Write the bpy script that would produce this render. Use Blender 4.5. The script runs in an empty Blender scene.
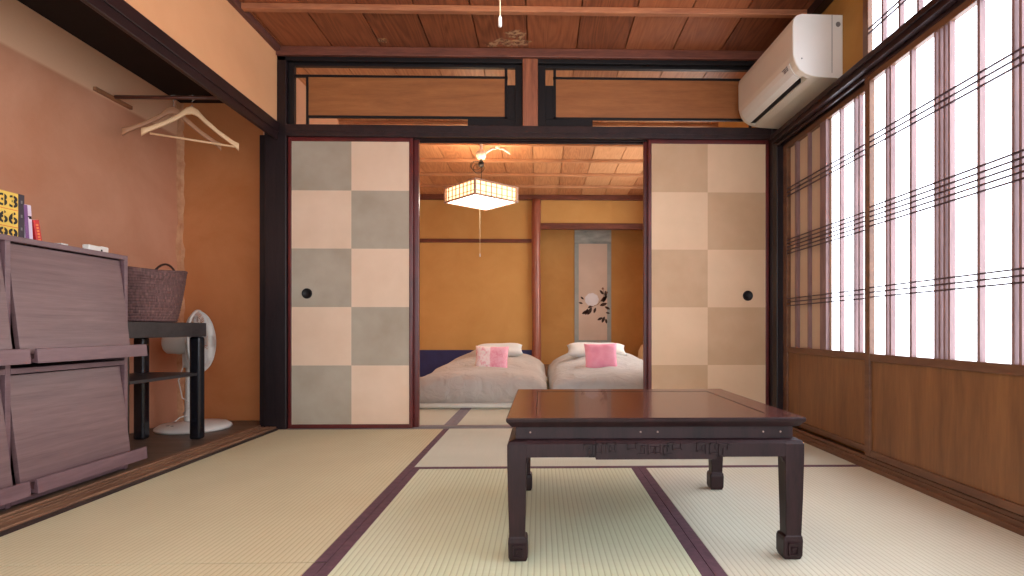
import bpy, bmesh, math, random
from mathutils import Vector, Matrix, noise
random.seed(7)
sc = bpy.context.scene
C = sc.collection
PI = math.pi

# ------------------------------------------------------------------ helpers
def lin(c):
    return tuple(((v/255)/12.92 if v/255 <= .04045 else ((v/255+.055)/1.055)**2.4) for v in c) + (1,)

def new_mat(name):
    m = bpy.data.materials.new(name); m.use_nodes = True
    nt = m.node_tree; b = nt.nodes['Principled BSDF']
    return m, nt, b

def coords(nt, scale=(1,1,1), loc=(0,0,0), rot=(0,0,0)):
    tc = nt.nodes.new('ShaderNodeTexCoord'); mp = nt.nodes.new('ShaderNodeMapping')
    mp.inputs['Scale'].default_value = scale; mp.inputs['Location'].default_value = loc
    mp.inputs['Rotation'].default_value = rot
    nt.links.new(tc.outputs['Object'], mp.inputs['Vector'])
    return mp.outputs['Vector']

def ramp(nt, fac, stops):
    r = nt.nodes.new('ShaderNodeValToRGB'); e = r.color_ramp.elements
    e[0].position, e[0].color = stops[0][0], lin(stops[0][1])
    e[1].position, e[1].color = stops[-1][0], lin(stops[-1][1])
    for p, c in stops[1:-1]:
        n = e.new(p); n.color = lin(c)
    nt.links.new(fac, r.inputs['Fac'])
    return r.outputs['Color']

def nz(nt, vec, scale, detail=4, rough=.55, dist=0):
    n = nt.nodes.new('ShaderNodeTexNoise'); n.inputs['Scale'].default_value = scale
    n.inputs['Detail'].default_value = detail; n.inputs['Roughness'].default_value = rough
    n.inputs['Distortion'].default_value = dist
    nt.links.new(vec, n.inputs['Vector']); return n.outputs['Fac']

def math_n(nt, op, a, b=None, c=None):
    n = nt.nodes.new('ShaderNodeMath'); n.operation = op
    for i, v in enumerate((a, b, c)):
        if v is None: continue
        if isinstance(v, (int, float)): n.inputs[i].default_value = v
        else: nt.links.new(v, n.inputs[i])
    return n.outputs[0]

def bump(nt, b, h, strength=.2, dist=.01):
    n = nt.nodes.new('ShaderNodeBump'); n.inputs['Strength'].default_value = strength
    n.inputs['Distance'].default_value = dist
    nt.links.new(h, n.inputs['Height']); nt.links.new(n.outputs['Normal'], b.inputs['Normal'])

def mat(name, c, rough=.6, var=.0, scale=8, metal=0, coat=0, bmp=0, c2=None, stretch=(1,1,1), spec=.5):
    m, nt, b = new_mat(name)
    b.inputs['Roughness'].default_value = rough; b.inputs['Metallic'].default_value = metal
    b.inputs['Coat Weight'].default_value = coat; b.inputs['Specular IOR Level'].default_value = spec
    if c2 is None: c2 = tuple(max(0, v*(1-var)) for v in c)
    v = coords(nt, stretch); f = nz(nt, v, scale)
    nt.links.new(ramp(nt, f, [(.3, c2), (.7, c)]), b.inputs['Base Color'])
    if bmp: bump(nt, b, f, bmp)
    return m

def wood(name, light, dark, stretch, rough=.5, scale=6, coat=0, contrast=(.35,.65), bmp=.05, mid=None, spec=.5):
    m, nt, b = new_mat(name)
    b.inputs['Roughness'].default_value = rough; b.inputs['Coat Weight'].default_value = coat
    b.inputs['Specular IOR Level'].default_value = spec
    v = coords(nt, stretch)
    f1 = nz(nt, v, scale, 6, .65, .6); f2 = nz(nt, v, scale*7, 3, .5)
    f = math_n(nt, 'ADD', math_n(nt, 'MULTIPLY', f1, .72), math_n(nt, 'MULTIPLY', f2, .28))
    stops = [(contrast[0], dark), (contrast[1], light)]
    nt.links.new(ramp(nt, f, stops), b.inputs['Base Color'])
    if bmp: bump(nt, b, f, bmp, .003)
    return m

def emit(name, c, strength):
    m, nt, b = new_mat(name)
    b.inputs['Base Color'].default_value = lin(c)
    b.inputs['Emission Color'].default_value = lin(c); b.inputs['Emission Strength'].default_value = strength
    b.inputs['Roughness'].default_value = .8
    return m

# --- mesh builders
def nb(): return bmesh.new()
def box(bm, x0, x1, y0, y1, z0, z1, M=None, mi=0):
    vs = [bm.verts.new((x, y, z)) for x in (x0, x1) for y in (y0, y1) for z in (z0, z1)]
    if M is not None:
        for v in vs: v.co = M @ v.co
    fs = []
    for q in ((0,1,3,2),(4,6,7,5),(0,4,5,1),(2,3,7,6),(0,2,6,4),(1,5,7,3)):
        f = bm.faces.new([vs[i] for i in q]); f.material_index = mi; fs.append(f)
    return fs
def frame_of(d):
    d = Vector(d).normalized()
    a = Vector((0,0,1)) if abs(d.z) < .9 else Vector((1,0,0))
    u = d.cross(a).normalized(); return u, d.cross(u).normalized(), d
def tube(bm, pts, r, n=8, cap=True, closed=False):
    pts = [Vector(p) for p in pts]; rings = []
    N = len(pts)
    for i, p in enumerate(pts):
        if closed: d = pts[(i+1) % N]-pts[i-1]
        else: d = pts[min(i+1, N-1)]-pts[max(i-1, 0)]
        if i == 0 or not rings: u, w, _ = frame_of(d); 
        else:
            dn = d.normalized(); u = (u-dn*u.dot(dn)).normalized(); w = dn.cross(u)
        rr = r[i] if isinstance(r, (list, tuple)) else r
        rings.append([bm.verts.new(p+(u*math.cos(2*PI*k/n)+w*math.sin(2*PI*k/n))*rr) for k in range(n)])
    for i in range(N if closed else N-1):
        a, b = rings[i], rings[(i+1) % N]
        for k in range(n): bm.faces.new((a[k], a[(k+1)%n], b[(k+1)%n], b[k]))
    if cap and not closed:
        bm.faces.new(rings[0][::-1]); bm.faces.new(rings[-1])
def cyl(bm, p0, p1, r0, r1=None, n=24): tube(bm, [p0, p1], [r0, r1 if r1 is not None else r0], n)
def lathe(bm, prof, c=(0,0,0), axis=(0,0,1), n=32):
    u, w, d = frame_of(axis); c = Vector(c); rings = []
    for r, h in prof:
        if r < 1e-5: rings.append([bm.verts.new(c+d*h)])
        else: rings.append([bm.verts.new(c+d*h+(u*math.cos(2*PI*k/n)+w*math.sin(2*PI*k/n))*r) for k in range(n)])
    for a, b in zip(rings, rings[1:]):
        for k in range(n):
            if len(a) == 1 and len(b) == 1: continue
            if len(a) == 1: bm.faces.new((a[0], b[(k+1)%n], b[k]))
            elif len(b) == 1: bm.faces.new((a[k], a[(k+1)%n], b[0]))
            else: bm.faces.new((a[k], a[(k+1)%n], b[(k+1)%n], b[k]))
def prism(bm, poly, axis, a, b):
    # poly: list of 2D points in the plane of the two other axes (x,z) for axis y, (y,z) for x, (x,y) for z
    def P(p, t): return {'y': (p[0], t, p[1]), 'x': (t, p[0], p[1]), 'z': (p[0], p[1], t)}[axis]
    A = [bm.verts.new(P(p, a)) for p in poly]; B = [bm.verts.new(P(p, b)) for p in poly]
    n = len(poly)
    bm.faces.new(A); bm.faces.new(B[::-1])
    for i in range(n): bm.faces.new((A[i], B[i], B[(i+1)%n], A[(i+1)%n]))
def sphere(bm, c, r, s=(1,1,1), n=16):
    g = bmesh.ops.create_uvsphere(bm, u_segments=n, v_segments=max(6, n//2), radius=r)
    for v in g['verts']: v.co = Vector((v.co.x*s[0], v.co.y*s[1], v.co.z*s[2]))+Vector(c)

def obj(name, bm, mats, parent=None, smooth=False, bevel=0, seg=2, label=None, cat=None, group=None, kind=None, sub=0):
    bmesh.ops.recalc_face_normals(bm, faces=bm.faces)
    me = bpy.data.meshes.new(name); bm.to_mesh(me); bm.free()
    for m in (mats if isinstance(mats, (list, tuple)) else [mats]): me.materials.append(m)
    if smooth:
        for p in me.polygons: p.use_smooth = True
    o = bpy.data.objects.new(name, me); C.objects.link(o)
    if parent is not None:
        o.parent = parent; o.matrix_parent_inverse = Matrix.Translation(-Vector(parent['_o']))if '_o' in parent else Matrix()
    o['_o'] = (0.,0.,0.) if parent is None or '_o' not in parent else tuple(parent['_o'])
    if parent is not None and parent.type == 'MESH':
        o.matrix_parent_inverse = Matrix()          # sub-part shares the frame of its part
    if bevel:
        b = o.modifiers.new('Bevel', 'BEVEL'); b.width = bevel; b.segments = seg; b.limit_method = 'ANGLE'; b.angle_limit = math.radians(40)
    if sub:
        s = o.modifiers.new('Subdivision', 'SUBSURF'); s.levels = s.render_levels = sub
    tagp(o, label, cat, group, kind)
    return o
def tagp(o, label=None, cat=None, group=None, kind=None):
    if label: o['label'] = label
    if cat: o['category'] = cat
    if group: o['group'] = group
    if kind: o['kind'] = kind
    return o
def empty(name, loc=(0,0,0), label=None, cat=None, group=None, kind=None):
    o = bpy.data.objects.new(name, None); C.objects.link(o); o.location = loc; o.empty_display_size = .05
    o['_o'] = tuple(float(v) for v in loc)
    return tagp(o, label, cat, group, kind)
def copy_tree(o, parent=None):
    c = o.copy(); C.objects.link(c)
    if parent is not None: c.parent = parent
    for ch in [k for k in bpy.data.objects if k.parent == o and k != c]: copy_tree(ch, c)
    return c
def struct(name, bm, m, parent=None, **k):
    return obj(name, bm, m, parent, kind=None if parent else 'structure', **k)

# ------------------------------------------------------------------ materials
M = {}
M['dark'] = wood('dark_timber', (52,31,31), (27,16,18), (6,1,6), .4, 3, spec=.4)
M['darkv'] = wood('dark_timber_upright', (40,26,28), (20,12,15), (8,8,.8), .38, 3, spec=.4)
M['lacq'] = mat('red_brown_lacquer', (104,34,32), .28, .3, 6)
M['post'] = wood('pale_post', (172,104,72), (124,70,48), (9,9,.7), .5, 4)
M['batt'] = wood('batten_wood', (186,124,86), (146,88,60), (.8,8,8), .55, 4)
M['trimw'] = wood('cornice_wood', (132,76,58), (88,48,38), (.8,8,8), .5, 4)
M['trimy'] = wood('cornice_wood_along', (112,66,56), (72,40,38), (8,.8,8), .5, 4)
M['board'] = wood('transom_board', (168,106,58), (140,84,44), (.8,6,9), .5, 3)
M['koshi'] = wood('panel_wood', (144,98,58), (102,66,40), (3,5,.5), .4, 3, contrast=(.3,.7))
M['koshif'] = wood('panel_frame_wood', (122,84,58), (90,58,42), (4,.7,4), .42, 3)
M['shoji'] = wood('shoji_bar_wood', (150,120,118), (112,86,86), (6,6,.8), .5, 4)
M['shojid'] = mat('shoji_cross_bar', (74,52,60), .5, .2)
M['sill'] = wood('threshold_wood', (156,116,86), (100,68,50), (9,.8,3), .5, 4)
M['sillx'] = wood('inner_threshold_wood', (150,140,134), (112,98,96), (.8,9,3), .4, 4)
M['cfloor'] = wood('closet_floor_wood', (112,92,76), (74,58,48), (.9,10,3), .45, 4)
M['black'] = mat('black_paint', (26,22,24), .45, .2, spec=.3)
M['blackwood'] = wood('black_stained_wood', (56,52,54), (34,30,34), (6,2,2), .42, 4)
M['white'] = mat('white_plastic', (226,222,214), .35, .02)
M['acfront'] = mat('cream_plastic', (226,214,196), .38, .02)
M['grey'] = mat('grey_plastic', (120,118,116), .5, .05)
M['metal'] = mat('steel', (180,178,175), .25, .05, metal=1)
M['cord'] = mat('cream_cord', (226,206,170), .7, .05)

def plaster(name, c, c2, zl=None, bm=.12, sc_=2.2, stain=None):
    m, nt, b = new_mat(name); b.inputs['Roughness'].default_value = .9; b.inputs['Specular IOR Level'].default_value = .2
    v = coords(nt); f = nz(nt, v, sc_, 6, .6, .4); g = nz(nt, v, 60, 3, .6)
    col = ramp(nt, f, [(.3, c2), (.68, c)])
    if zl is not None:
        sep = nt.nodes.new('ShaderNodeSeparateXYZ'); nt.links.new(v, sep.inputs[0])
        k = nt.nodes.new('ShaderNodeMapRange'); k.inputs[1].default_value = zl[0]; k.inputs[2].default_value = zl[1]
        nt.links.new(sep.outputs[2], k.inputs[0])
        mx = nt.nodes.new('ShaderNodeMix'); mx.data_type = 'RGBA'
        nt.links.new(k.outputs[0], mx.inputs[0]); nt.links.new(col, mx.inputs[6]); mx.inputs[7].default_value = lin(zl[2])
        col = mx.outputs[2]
    nt.links.new(col, b.inputs['Base Color']); bump(nt, b, g, bm, .004)
    return m
M['peach'] = plaster('peach_plaster', (232,174,126), (224,164,116))
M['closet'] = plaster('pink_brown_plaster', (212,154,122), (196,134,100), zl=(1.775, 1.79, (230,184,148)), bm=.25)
M['clend'] = plaster('closet_end_plaster', (200,132,84), (182,114,66))
M['clceil'] = plaster('shaded_ceiling_board', (44,30,26), (34,24,20))  # near-black colour stands in for the shadow at the closet top
M['ochre'] = plaster('ochre_plaster', (216,172,108), (206,160,96), bm=.06)
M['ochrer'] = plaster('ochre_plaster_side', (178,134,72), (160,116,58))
M['alcove'] = plaster('alcove_plaster', (210,162,100), (196,146,86), bm=.06)
M['farleft'] = plaster('pale_side_plaster', (224,178,146), (214,164,130))
M['blue'] = mat('indigo_panel', (52,56,112), .6, .12)
M['seam'] = plaster('cracked_plaster', (214,164,124), (180,120,84), bm=.6, sc_=14)

# ceiling boards
def ceiling_mat(name, cols):
    m, nt, b = new_mat(name); b.inputs['Roughness'].default_value = .5
    tc = nt.nodes.new('ShaderNodeTexCoord'); sep = nt.nodes.new('ShaderNodeSeparateXYZ'); nt.links.new(tc.outputs['Object'], sep.inputs[0])
    xs = math_n(nt, 'DIVIDE', math_n(nt, 'ADD', sep.outputs[0], .07), .286)
    idx = math_n(nt, 'FLOOR', xs); fr = math_n(nt, 'SUBTRACT', math_n(nt, 'FRACT', xs), .5)
    wn = nt.nodes.new('ShaderNodeTexWhiteNoise'); wn.noise_dimensions = '1D'; nt.links.new(idx, wn.inputs['W'])
    cmb = nt.nodes.new('ShaderNodeCombineXYZ')
    # grain: rings cut by the board, long along y
    nt.links.new(math_n(nt, 'MULTIPLY', fr, 1.5), cmb.inputs[0])
    nt.links.new(math_n(nt, 'MULTIPLY', sep.outputs[1], .42), cmb.inputs[1])
    nt.links.new(math_n(nt, 'MULTIPLY', wn.outputs[0], 37), cmb.inputs[2])
    n1 = nz(nt, cmb.outputs[0], 1.6, 2, .4, .3)
    rings = math_n(nt, 'SINE', math_n(nt, 'MULTIPLY', n1, 95))
    cmb2 = nt.nodes.new('ShaderNodeCombineXYZ')
    nt.links.new(math_n(nt, 'MULTIPLY', sep.outputs[0], 30), cmb2.inputs[0]); nt.links.new(math_n(nt, 'MULTIPLY', sep.outputs[1], 2), cmb2.inputs[1])
    nt.links.new(wn.outputs[0], cmb2.inputs[2])
    n2 = nz(nt, cmb2.outputs[0], 3, 4)
    f = math_n(nt, 'ADD', math_n(nt, 'MULTIPLY', rings, .07), math_n(nt, 'ADD', math_n(nt, 'MULTIPLY', n2, .45), math_n(nt, 'MULTIPLY', wn.outputs[0], .35)))
    nt.links.new(ramp(nt, f, cols), b.inputs['Base Color']); bump(nt, b, rings, .03, .002)
    return m
M['ceil'] = ceiling_mat('red_ceiling_boards', [(.1, (104,54,32)), (.45, (156,90,56)), (.8, (184,116,76))])
M['ceil2'] = ceiling_mat('pale_ceiling_boards', [(.1, (166,108,72)), (.45, (204,150,106)), (.8, (222,172,128))])

# tatami
def tatami(name, along_y, c, c2):
    m, nt, b = new_mat(name); b.inputs['Roughness'].default_value = .75; b.inputs['Specular IOR Level'].default_value = .25
    tc = nt.nodes.new('ShaderNodeTexCoord'); sep = nt.nodes.new('ShaderNodeSeparateXYZ'); nt.links.new(tc.outputs['Object'], sep.inputs[0])
    a, l = (sep.outputs[0], sep.outputs[1]) if along_y else (sep.outputs[1], sep.outputs[0])
    rib = math_n(nt, 'ABSOLUTE', math_n(nt, 'SINE', math_n(nt, 'MULTIPLY', a, PI/.0155)))
    fine = math_n(nt, 'SINE', math_n(nt, 'MULTIPLY', l, 2*PI/.0075))
    v = coords(nt, (1,.6,1) if along_y else (.6,1,1)); f = nz(nt, v, 2.5, 4); g = nz(nt, coords(nt, (4,160,1) if along_y else (160,4,1)), 1, 3)
    t = math_n(nt, 'ADD', math_n(nt, 'MULTIPLY', f, .7), math_n(nt, 'MULTIPLY', g, .3))
    col = ramp(nt, t, [(.3, c2), (.7, c)])
    mx = nt.nodes.new('ShaderNodeMix'); mx.data_type = 'RGBA'; mx.blend_type = 'MULTIPLY'
    rr = ramp(nt, rib, [(0, (222,218,208)), (.45, (255,255,255))])
    mx.inputs[0].default_value = 1; nt.links.new(col, mx.inputs[6]); nt.links.new(rr, mx.inputs[7])
    nt.links.new(mx.outputs[2], b.inputs['Base Color'])
    h = math_n(nt, 'ADD', math_n(nt, 'POWER', rib, .6), math_n(nt, 'MULTIPLY', fine, .15))
    bump(nt, b, h, .5, .0018)
    return m
M['tatL'] = tatami('straw_tatami', True, (214,206,172), (202,190,154))
M['tatM'] = tatami('green_tatami', True, (212,216,190), (202,206,172))
M['tatR'] = tatami('pale_tatami', True, (214,212,194), (204,200,178))
M['tatX'] = tatami('pale_tatami_crosswise', False, (210,212,196), (198,200,182))
M['border'] = mat('purple_cloth_border', (104,72,84), .8, .18, 40)
M['borderg'] = mat('grey_cloth_border', (140,132,140), .8, .12, 40)
M['core'] = mat('tatami_straw_core', (70,58,40), .9, .2)

# ------------------------------------------------------------------ setting
XL, XR, YB, YF = -1.545, 1.375, 3.32, -.7
CZ = 2.245       # ceiling boards
b = nb(); box(b, -2.4, 1.75, YF, 7.7, -.16, -.052); struct('floor', b, M['core'])

# ceiling, front and back room
def ceiling(name, x0, x1, y0, y1, m, bat_y, batm):
    b = nb(); x = -.07-.286*8
    while x < x1:
        a, c = max(x, x0), min(x+.286, x1)
        if c > a+.01: box(b, a, c-.007, y0, y1, CZ, CZ+.012)
        x += .286
    box(b, x0, x1, y0, y1, CZ+.030, CZ+.08)
    o = struct(name, b, m)
    for y in bat_y:
        bb = nb(); box(bb, x0, x1, y-.017, y+.017, CZ-.03, CZ-.0005); obj('ceiling_batten', bb, batm, o, bevel=.003)
    return o
cl = ceiling('ceiling', XL-.02, 1.46, YF, 3.3995, M['ceil'], (2.86, 2.44, 1.98, 1.5, 1.04, .58, .1), M['batt'])
# mildew marks on one board
mm, nt, bs = new_mat('pale_mildew'); bs.inputs['Base Color'].default_value = lin((206,160,120)); bs.inputs['Roughness'].default_value = .9
fn = nz(nt, coords(nt), 42, 2, .5)
nt.links.new(ramp(nt, fn, [(.36, (0,0,0)), (.56, (220,220,220))]), bs.inputs['Alpha'])
b = nb()
for k, (x, y, r) in enumerate(((-.14, 3.12, .055), (-.11, 3.2, .05), (-.22, 3.2, .045), (-.28, 3.235, .035), (-.17, 3.22, .05), (-.9, 3.2, .03))):
    vs = [b.verts.new((x+r*math.cos(t*PI/8)*(1+.3*math.sin(3*t+k)), y+r*.8*math.sin(t*PI/8)*(1+.25*math.cos(2*t+k)), CZ-.0008-.0001*k)) for t in range(16)]
    b.faces.new(vs)
obj('mildew_stain', b, mm, cl)
ceiling('ceiling', -1.6, 1.46, 3.40, 6.9, M['ceil2'], (3.97, 4.45, 4.94, 5.42, 5.91, 6.4), wood('pale_batten_wood', (206,158,118), (170,118,82), (.8,8,8), .55, 4))

# cornices
b = nb(); box(b, XL, 1.43, 3.27, 3.33, 2.192, CZ-.0005)
struct('trim_1', b, M['trimw'], bevel=.004)
b = nb(); box(b, XL, 1.43, 3.29, 3.36, 2.1670, 2.1915); struct('trim_21', b, M['black'], bevel=.002)
b = nb(); box(b, XL-.02, XL+.03, YF, 3.269, 2.210, CZ-.0005); struct('trim_2', b, M['trimy'], bevel=.006)
b = nb(); box(b, 1.38, 1.43, YF, 3.20, 2.19, CZ-.0005); struct('trim_3', b, M['dark'], bevel=.004)
b = nb(); box(b, -1.6, 1.43, 6.84, 6.9, 2.185, CZ-.0005); struct('trim_4', b, M['trimw'], bevel=.004)

# left wall above the closet opening + lintel
b = nb(); box(b, XL-.05, XL, YF, 3.289, 1.80, 2.3); struct('wall_left', b, M['peach'])
b = nb()
box(b, XL-.012, XL+.012, YF, 3.289, 1.745, 1.802)
box(b, XL-.07, XL-.0125, YF, 3.289, 1.750, 1.7995)
for x0, x1, z in ((-.010,.006,1.702), (-.040,-.027,1.722), (-.07,-.056,1.742)): box(b, XL+x0, XL+x1, YF, 3.289, z, 1.7445 if x0 == -.010 else 1.7498)
struct('trim_5', b, M['dark'], bevel=.002)
# pillars
def pillar(n, x0, x1, y0, y1, z1=2.245, m='darkv'):
    b = nb(); box(b, x0, x1, y0, y1, 0, z1-.001); return struct('trim_%d' % n, b, M[m], bevel=.004)
pillar(6, -1.62, -1.492, 3.29, 3.40)
pillar(7, -1.668, -1.621, 3.33, 3.51, 1.7445)
pillar(8, 1.376, 1.46, 3.203, 3.2695, 1.7155)
pillar(22, 1.376, 1.46, 3.2700, 3.40)
b = nb(); box(b, -.105, -.015, 3.285, 3.38, 1.7905, 2.1915); struct('trim_9', b, M['post'], bevel=.004)
# closet
b = nb(); box(b, -2.33, -2.245, YF, 3.6, 0, 2.3); struct('wall_closet_back', b, M['closet'])
b = nb(); box(b, -2.244, -1.621, 3.511, 3.6, 0, 2.3); struct('wall_closet_end', b, M['clend'])
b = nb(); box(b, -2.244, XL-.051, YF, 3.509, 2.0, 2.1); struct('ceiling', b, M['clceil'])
b = nb()
y = YF
while y < 3.50:
    box(b, -2.244, -1.66, y, min(y+.148, 3.509), -.05, .018); y += .15
struct('floor', b, M['cfloor'], bevel=.001)
b = nb()
y = YF
while y < 3.27:
    box(b, -1.659, -1.632, y, min(y+.297, 3.275), -.05, .026); y += .3
for x0, x1, z in ((-1.6315,-1.612,.02),(-1.6115,-1.604,.010),(-1.6035,-1.585,.02),(-1.5845,-1.577,.010),(-1.5765,-1.541,.02)):
    box(b, x0, x1, YF, 3.275, -.05, z)
struct('trim_10', b, M['sill'], bevel=.0015)
b = nb(); box(b, -1.5408, -1.533, YF, 3.275, -.05, .012); struct('trim_11', b, M['dark'])
# pale edging strip on the closet jamb
b = nb(); box(b, -1.680, -1.670, 3.495, 3.5105, .019, 1.72); struct('trim_12', b, M['peach'])
# cracked plaster seam in the closet corner
b = nb(); prev = None
for i in range(90):
    z = .02+i*1.975/89
    w = .035+.018*noise.noise((z*5, 0, 1))+.012*noise.noise((z*22, 3, 1)); w2 = .022+.02*noise.noise((z*9, 7, 2))+.008*noise.noise((z*30, 7, 2))
    d = .006+.004*noise.noise((z*17, 9, 2))
    ring = [b.verts.new(p) for p in ((-2.2448, 3.5105-w, z), (-2.2448+d, 3.5105-w*.6, z), (-2.2448+d*1.6, 3.5105-d*1.6, z), (-2.2448+max(w2,.006)*.7, 3.5105-d, z), (-2.2448+max(w2,.008), 3.5103, z))]
    if prev:
        for k in range(4): b.faces.new((prev[k], prev[k+1], ring[k+1], ring[k]))
    prev = ring
struct('trim_13', b, M['seam'])

# door head (kamoi), inner threshold
b = nb(); box(b, -1.4915, 1.3755, 3.28, 3.40, 1.748, 1.790)
for y0, y1 in ((3.28,3.306),(3.340,3.346),(3.380,3.40)): box(b, -1.4915, 1.3755, y0, y1, 1.722, 1.7478)
struct('trim_14', b, M['dark'], bevel=.002)
b = nb()
for y0, y1, z in ((3.30,3.307,.001),(3.3075,3.3395,-.006),(3.34,3.346,.001),(3.3465,3.379,-.006),(3.3795,3.42,.001)): box(b, -1.4915, 1.3755, y0, y1, -.05, z)
struct('trim_15', b, M['sillx'])

# transoms
def transom(n, mir, x0, x1):
    # x measured from the wall end (0) to the centre post (1); mir flips it
    e = empty('window_%d' % n, (0, 3.33, 1.8), kind='structure')
    L = x1-x0
    def X(a, c): return (x0+a, x0+c) if not mir else (x1-c, x1-a)
    b = nb()
    def bx(a, c, z0, z1, y0=3.315, y1=3.345):
        p, q = X(a, c); box(b, p, q, y0, y1, z0, z1)
    za, zb = 1.7905, 2.1665
    bx(0, .035, za, zb); bx(L-.045, L, za, zb); bx(.035, L-.045, za, 1.795); bx(.035, L-.045, 2.149, zb)
    obj('frame', b, M['black'], e, bevel=.002)
    b = nb(); bL, bR = .115, L-.108
    bx(.035, bR+.018, 2.086, 2.100, 3.322, 3.338)                     # bar over the board
    bx(bL-.014, bL, 1.795, 2.086, 3.322, 3.338)                       # upright at the far end
    bx(bR, bR+.016, 1.845, 2.149, 3.322, 3.338)                       # upright near the post
    bx(bL, L-.045, 1.845, 1.859, 3.322, 3.338)                        # bar under the board
    bx(bR-.22, L-.045, 1.795, 1.845, 3.324, 3.336)                    # solid lower corner
    bx(bR+.016, L-.045, 1.859, 2.048, 3.324, 3.336)                   # solid upright beside the post
    obj('lattice', b, M['black'], e, bevel=.001)
    b = nb(); bx(bL, bR, 1.859, 2.086, 3.326, 3.334); obj('transom_board', b, M['board'], e)
    return e
transom(1, False, -1.4915, -.1055)
transom(2, True, -.0145, 1.3755)

# ------------------------------------------------------------------ fusuma
M['fg'] = mat('grey_silver_paper', (176,164,146), .7, c2=(162,148,128), scale=5, bmp=.03)
M['fp'] = mat('pale_pink_paper', (226,198,172), .7, c2=(218,188,160), scale=5, bmp=.03)
M['fb'] = mat('light_sand_paper', (222,190,156), .7, c2=(214,182,148), scale=5, bmp=.03)
M['fd'] = mat('dark_sand_paper', (200,166,132), .7, c2=(190,156,120), scale=5, bmp=.03)
def fusuma(n, x0, x1, y0, y1, xs, A, B_, first, hx=None, hz=.79):
    e = empty('door_%d' % n, ((x0+x1)/2, (y0+y1)/2, 0), kind='structure')
    b = nb(); s = .020 if hx is not None else .034
    box(b, x0, x0+s, y0, y1, .002, 1.7445); box(b, x1-s, x1, y0, y1, .002, 1.7445)
    box(b, x0+s, x1-s, y0, y1, .002, .026); box(b, x0+s, x1-s, y0, y1, 1.7, 1.7445)
    obj('frame', b, M['lacq'], e, bevel=.003)
    zs = [.026, .374, .720, 1.066, 1.410, 1.70]; xc = [x0+s, xs, x1-s]
    b = nb()
    for i in range(2):
        for j in range(5):
            box(b, xc[i], xc[i+1], y0+.003, y1-.003, zs[j], zs[j+1], mi=(i+j+first) % 2)
    obj('paper', b, [A, B_], e)
    if hx is not None:
        h = nb(); lathe(h, [(0, -.0005), (.022, -.0005), (.024, -.003), (.029, -.003), (.031, -.001), (.031, .004)], (hx, y0+.0025, hz), (0,1,0), 28)
        obj('door_handle', h, M['black'], e, smooth=True)
    return e
fusuma(1, -1.490, -.759, 3.308, 3.338, -1.119, M['fg'], M['fp'], 0, -1.380, .80)
fusuma(2, -1.468, -.730, 3.3475, 3.3775, -1.1, M['fg'], M['fp'], 1)
fusuma(3, .646, 1.374, 3.308, 3.338, 1.004, M['fd'], M['fb'], 0, 1.247, .79)
fusuma(4, .626, 1.352, 3.3475, 3.3775, .99, M['fd'], M['fb'], 1)

# ------------------------------------------------------------------ right wall
b = nb(); box(b, 1.431, 1.55, 2.402, 3.5, 1.715, 2.3); box(b, 1.431, 1.55, YF, 2.401, 2.16, 2.3)
box(b, 1.462, 1.55, 2.76, 3.5, 0, 1.7145); box(b, 1.462, 1.55, YF, 2.759, 0, .46)
struct('wall_right', b, M['ochrer'])
b = nb(); box(b, 1.345, 1.46, YF, 3.2025, 1.668, 1.7145); box(b, 1.335, 1.345, YF, 3.2025, 1.690, 1.7145); box(b, 1.372, 1.385, YF, 3.2025, 1.652, 1.6678); box(b, 1.412, 1.425, YF, 3.2025, 1.652, 1.6678)
struct('trim_16', b, M['dark'], bevel=.003)
b = nb(); box(b, 1.376, 1.385, YF, 3.2025, -.05, .018); box(b, 1.3852, 1.46, YF, 3.2025, -.05, .034); box(b, 1.387, 1.394, YF, 3.2025, .0345, .05)
struct('trim_17', b, M['koshif'], bevel=.003)

M['pane'] = emit('daylit_paper', (234,242,255), 3.0)
M['paper'] = mat('unlit_shoji_paper', (206,180,152), .8, .03)
def shoji(n, X, y0, y1, bars, stile_near=.035, stile_far=.035):
    """X: room-side face; bars: list of y"""
    e = empty('window_%d' % n, (X, (y0+y1)/2, 0), kind='structure')
    zb, zt = .055, 1.655; zs, zp = .455, .487
    b = nb()
    box(b, X, X+.026, y0, y0+stile_near, zb, zt); box(b, X, X+.026, y1-stile_far, y1, zb, zt)
    box(b, X, X+.026, y0+stile_near, y1-stile_far, zt-.028, zt); box(b, X+.001, X+.026, y0+stile_near, y1-stile_far, zs, zp)
    box(b, X+.001, X+.026, y0+stile_near, y1-stile_far, zb, zb+.028)
    obj('frame', b, M['koshif'], e, bevel=.002)
    b = nb(); box(b, X+.010, X+.018, y0+stile_near, y1-stile_far, zb+.028, zs); obj('wainscot_board', b, M['koshi'], e)
    a, c = y0+stile_near, y1-stile_far
    b = nb()
    for y, w in bars: box(b, X+.003, X+.0215, y-w/2, y+w/2, zp, zt-.028)
    obj('lattice', b, M['shoji'], e)
    b = nb()
    for z in (1.350,1.372,1.394, 1.10,1.08,1.06,1.04,1.02, .763,.743,.723): box(b, X-.0005, X+.0055, a, c, z-.0026, z+.0026)
    obj('cross_bars', b, M['shojid'], e)
    if c > 2.70:
        b = nb(); box(b, X+.0218, X+.0245, max(a, 2.70), c, zp, zt-.028); obj('paper', b, M['paper'], e)
        c = 2.6995
    if c > a:
        b = nb(); box(b, X+.0218, X+.0245, a, c, zp, zt-.028); obj('pane', b, M['pane'], e)
    return e
t = .012
shoji(3, 1.412, 2.292, 3.202, [(3.047,.024),(2.906,.012),(2.751,.06),(2.592,.010),(2.472,.010),(2.436,.010)], .04, .052)
shoji(4, 1.376, 1.46, 2.329, [(2.187,.01),(2.160,.01),(2.039,.012),(1.912,.009),(1.890,.009),(1.867,.009),(1.845,.009),(1.719,.012),(1.591,.01),(1.566,.01)], .04, .036)
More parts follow.
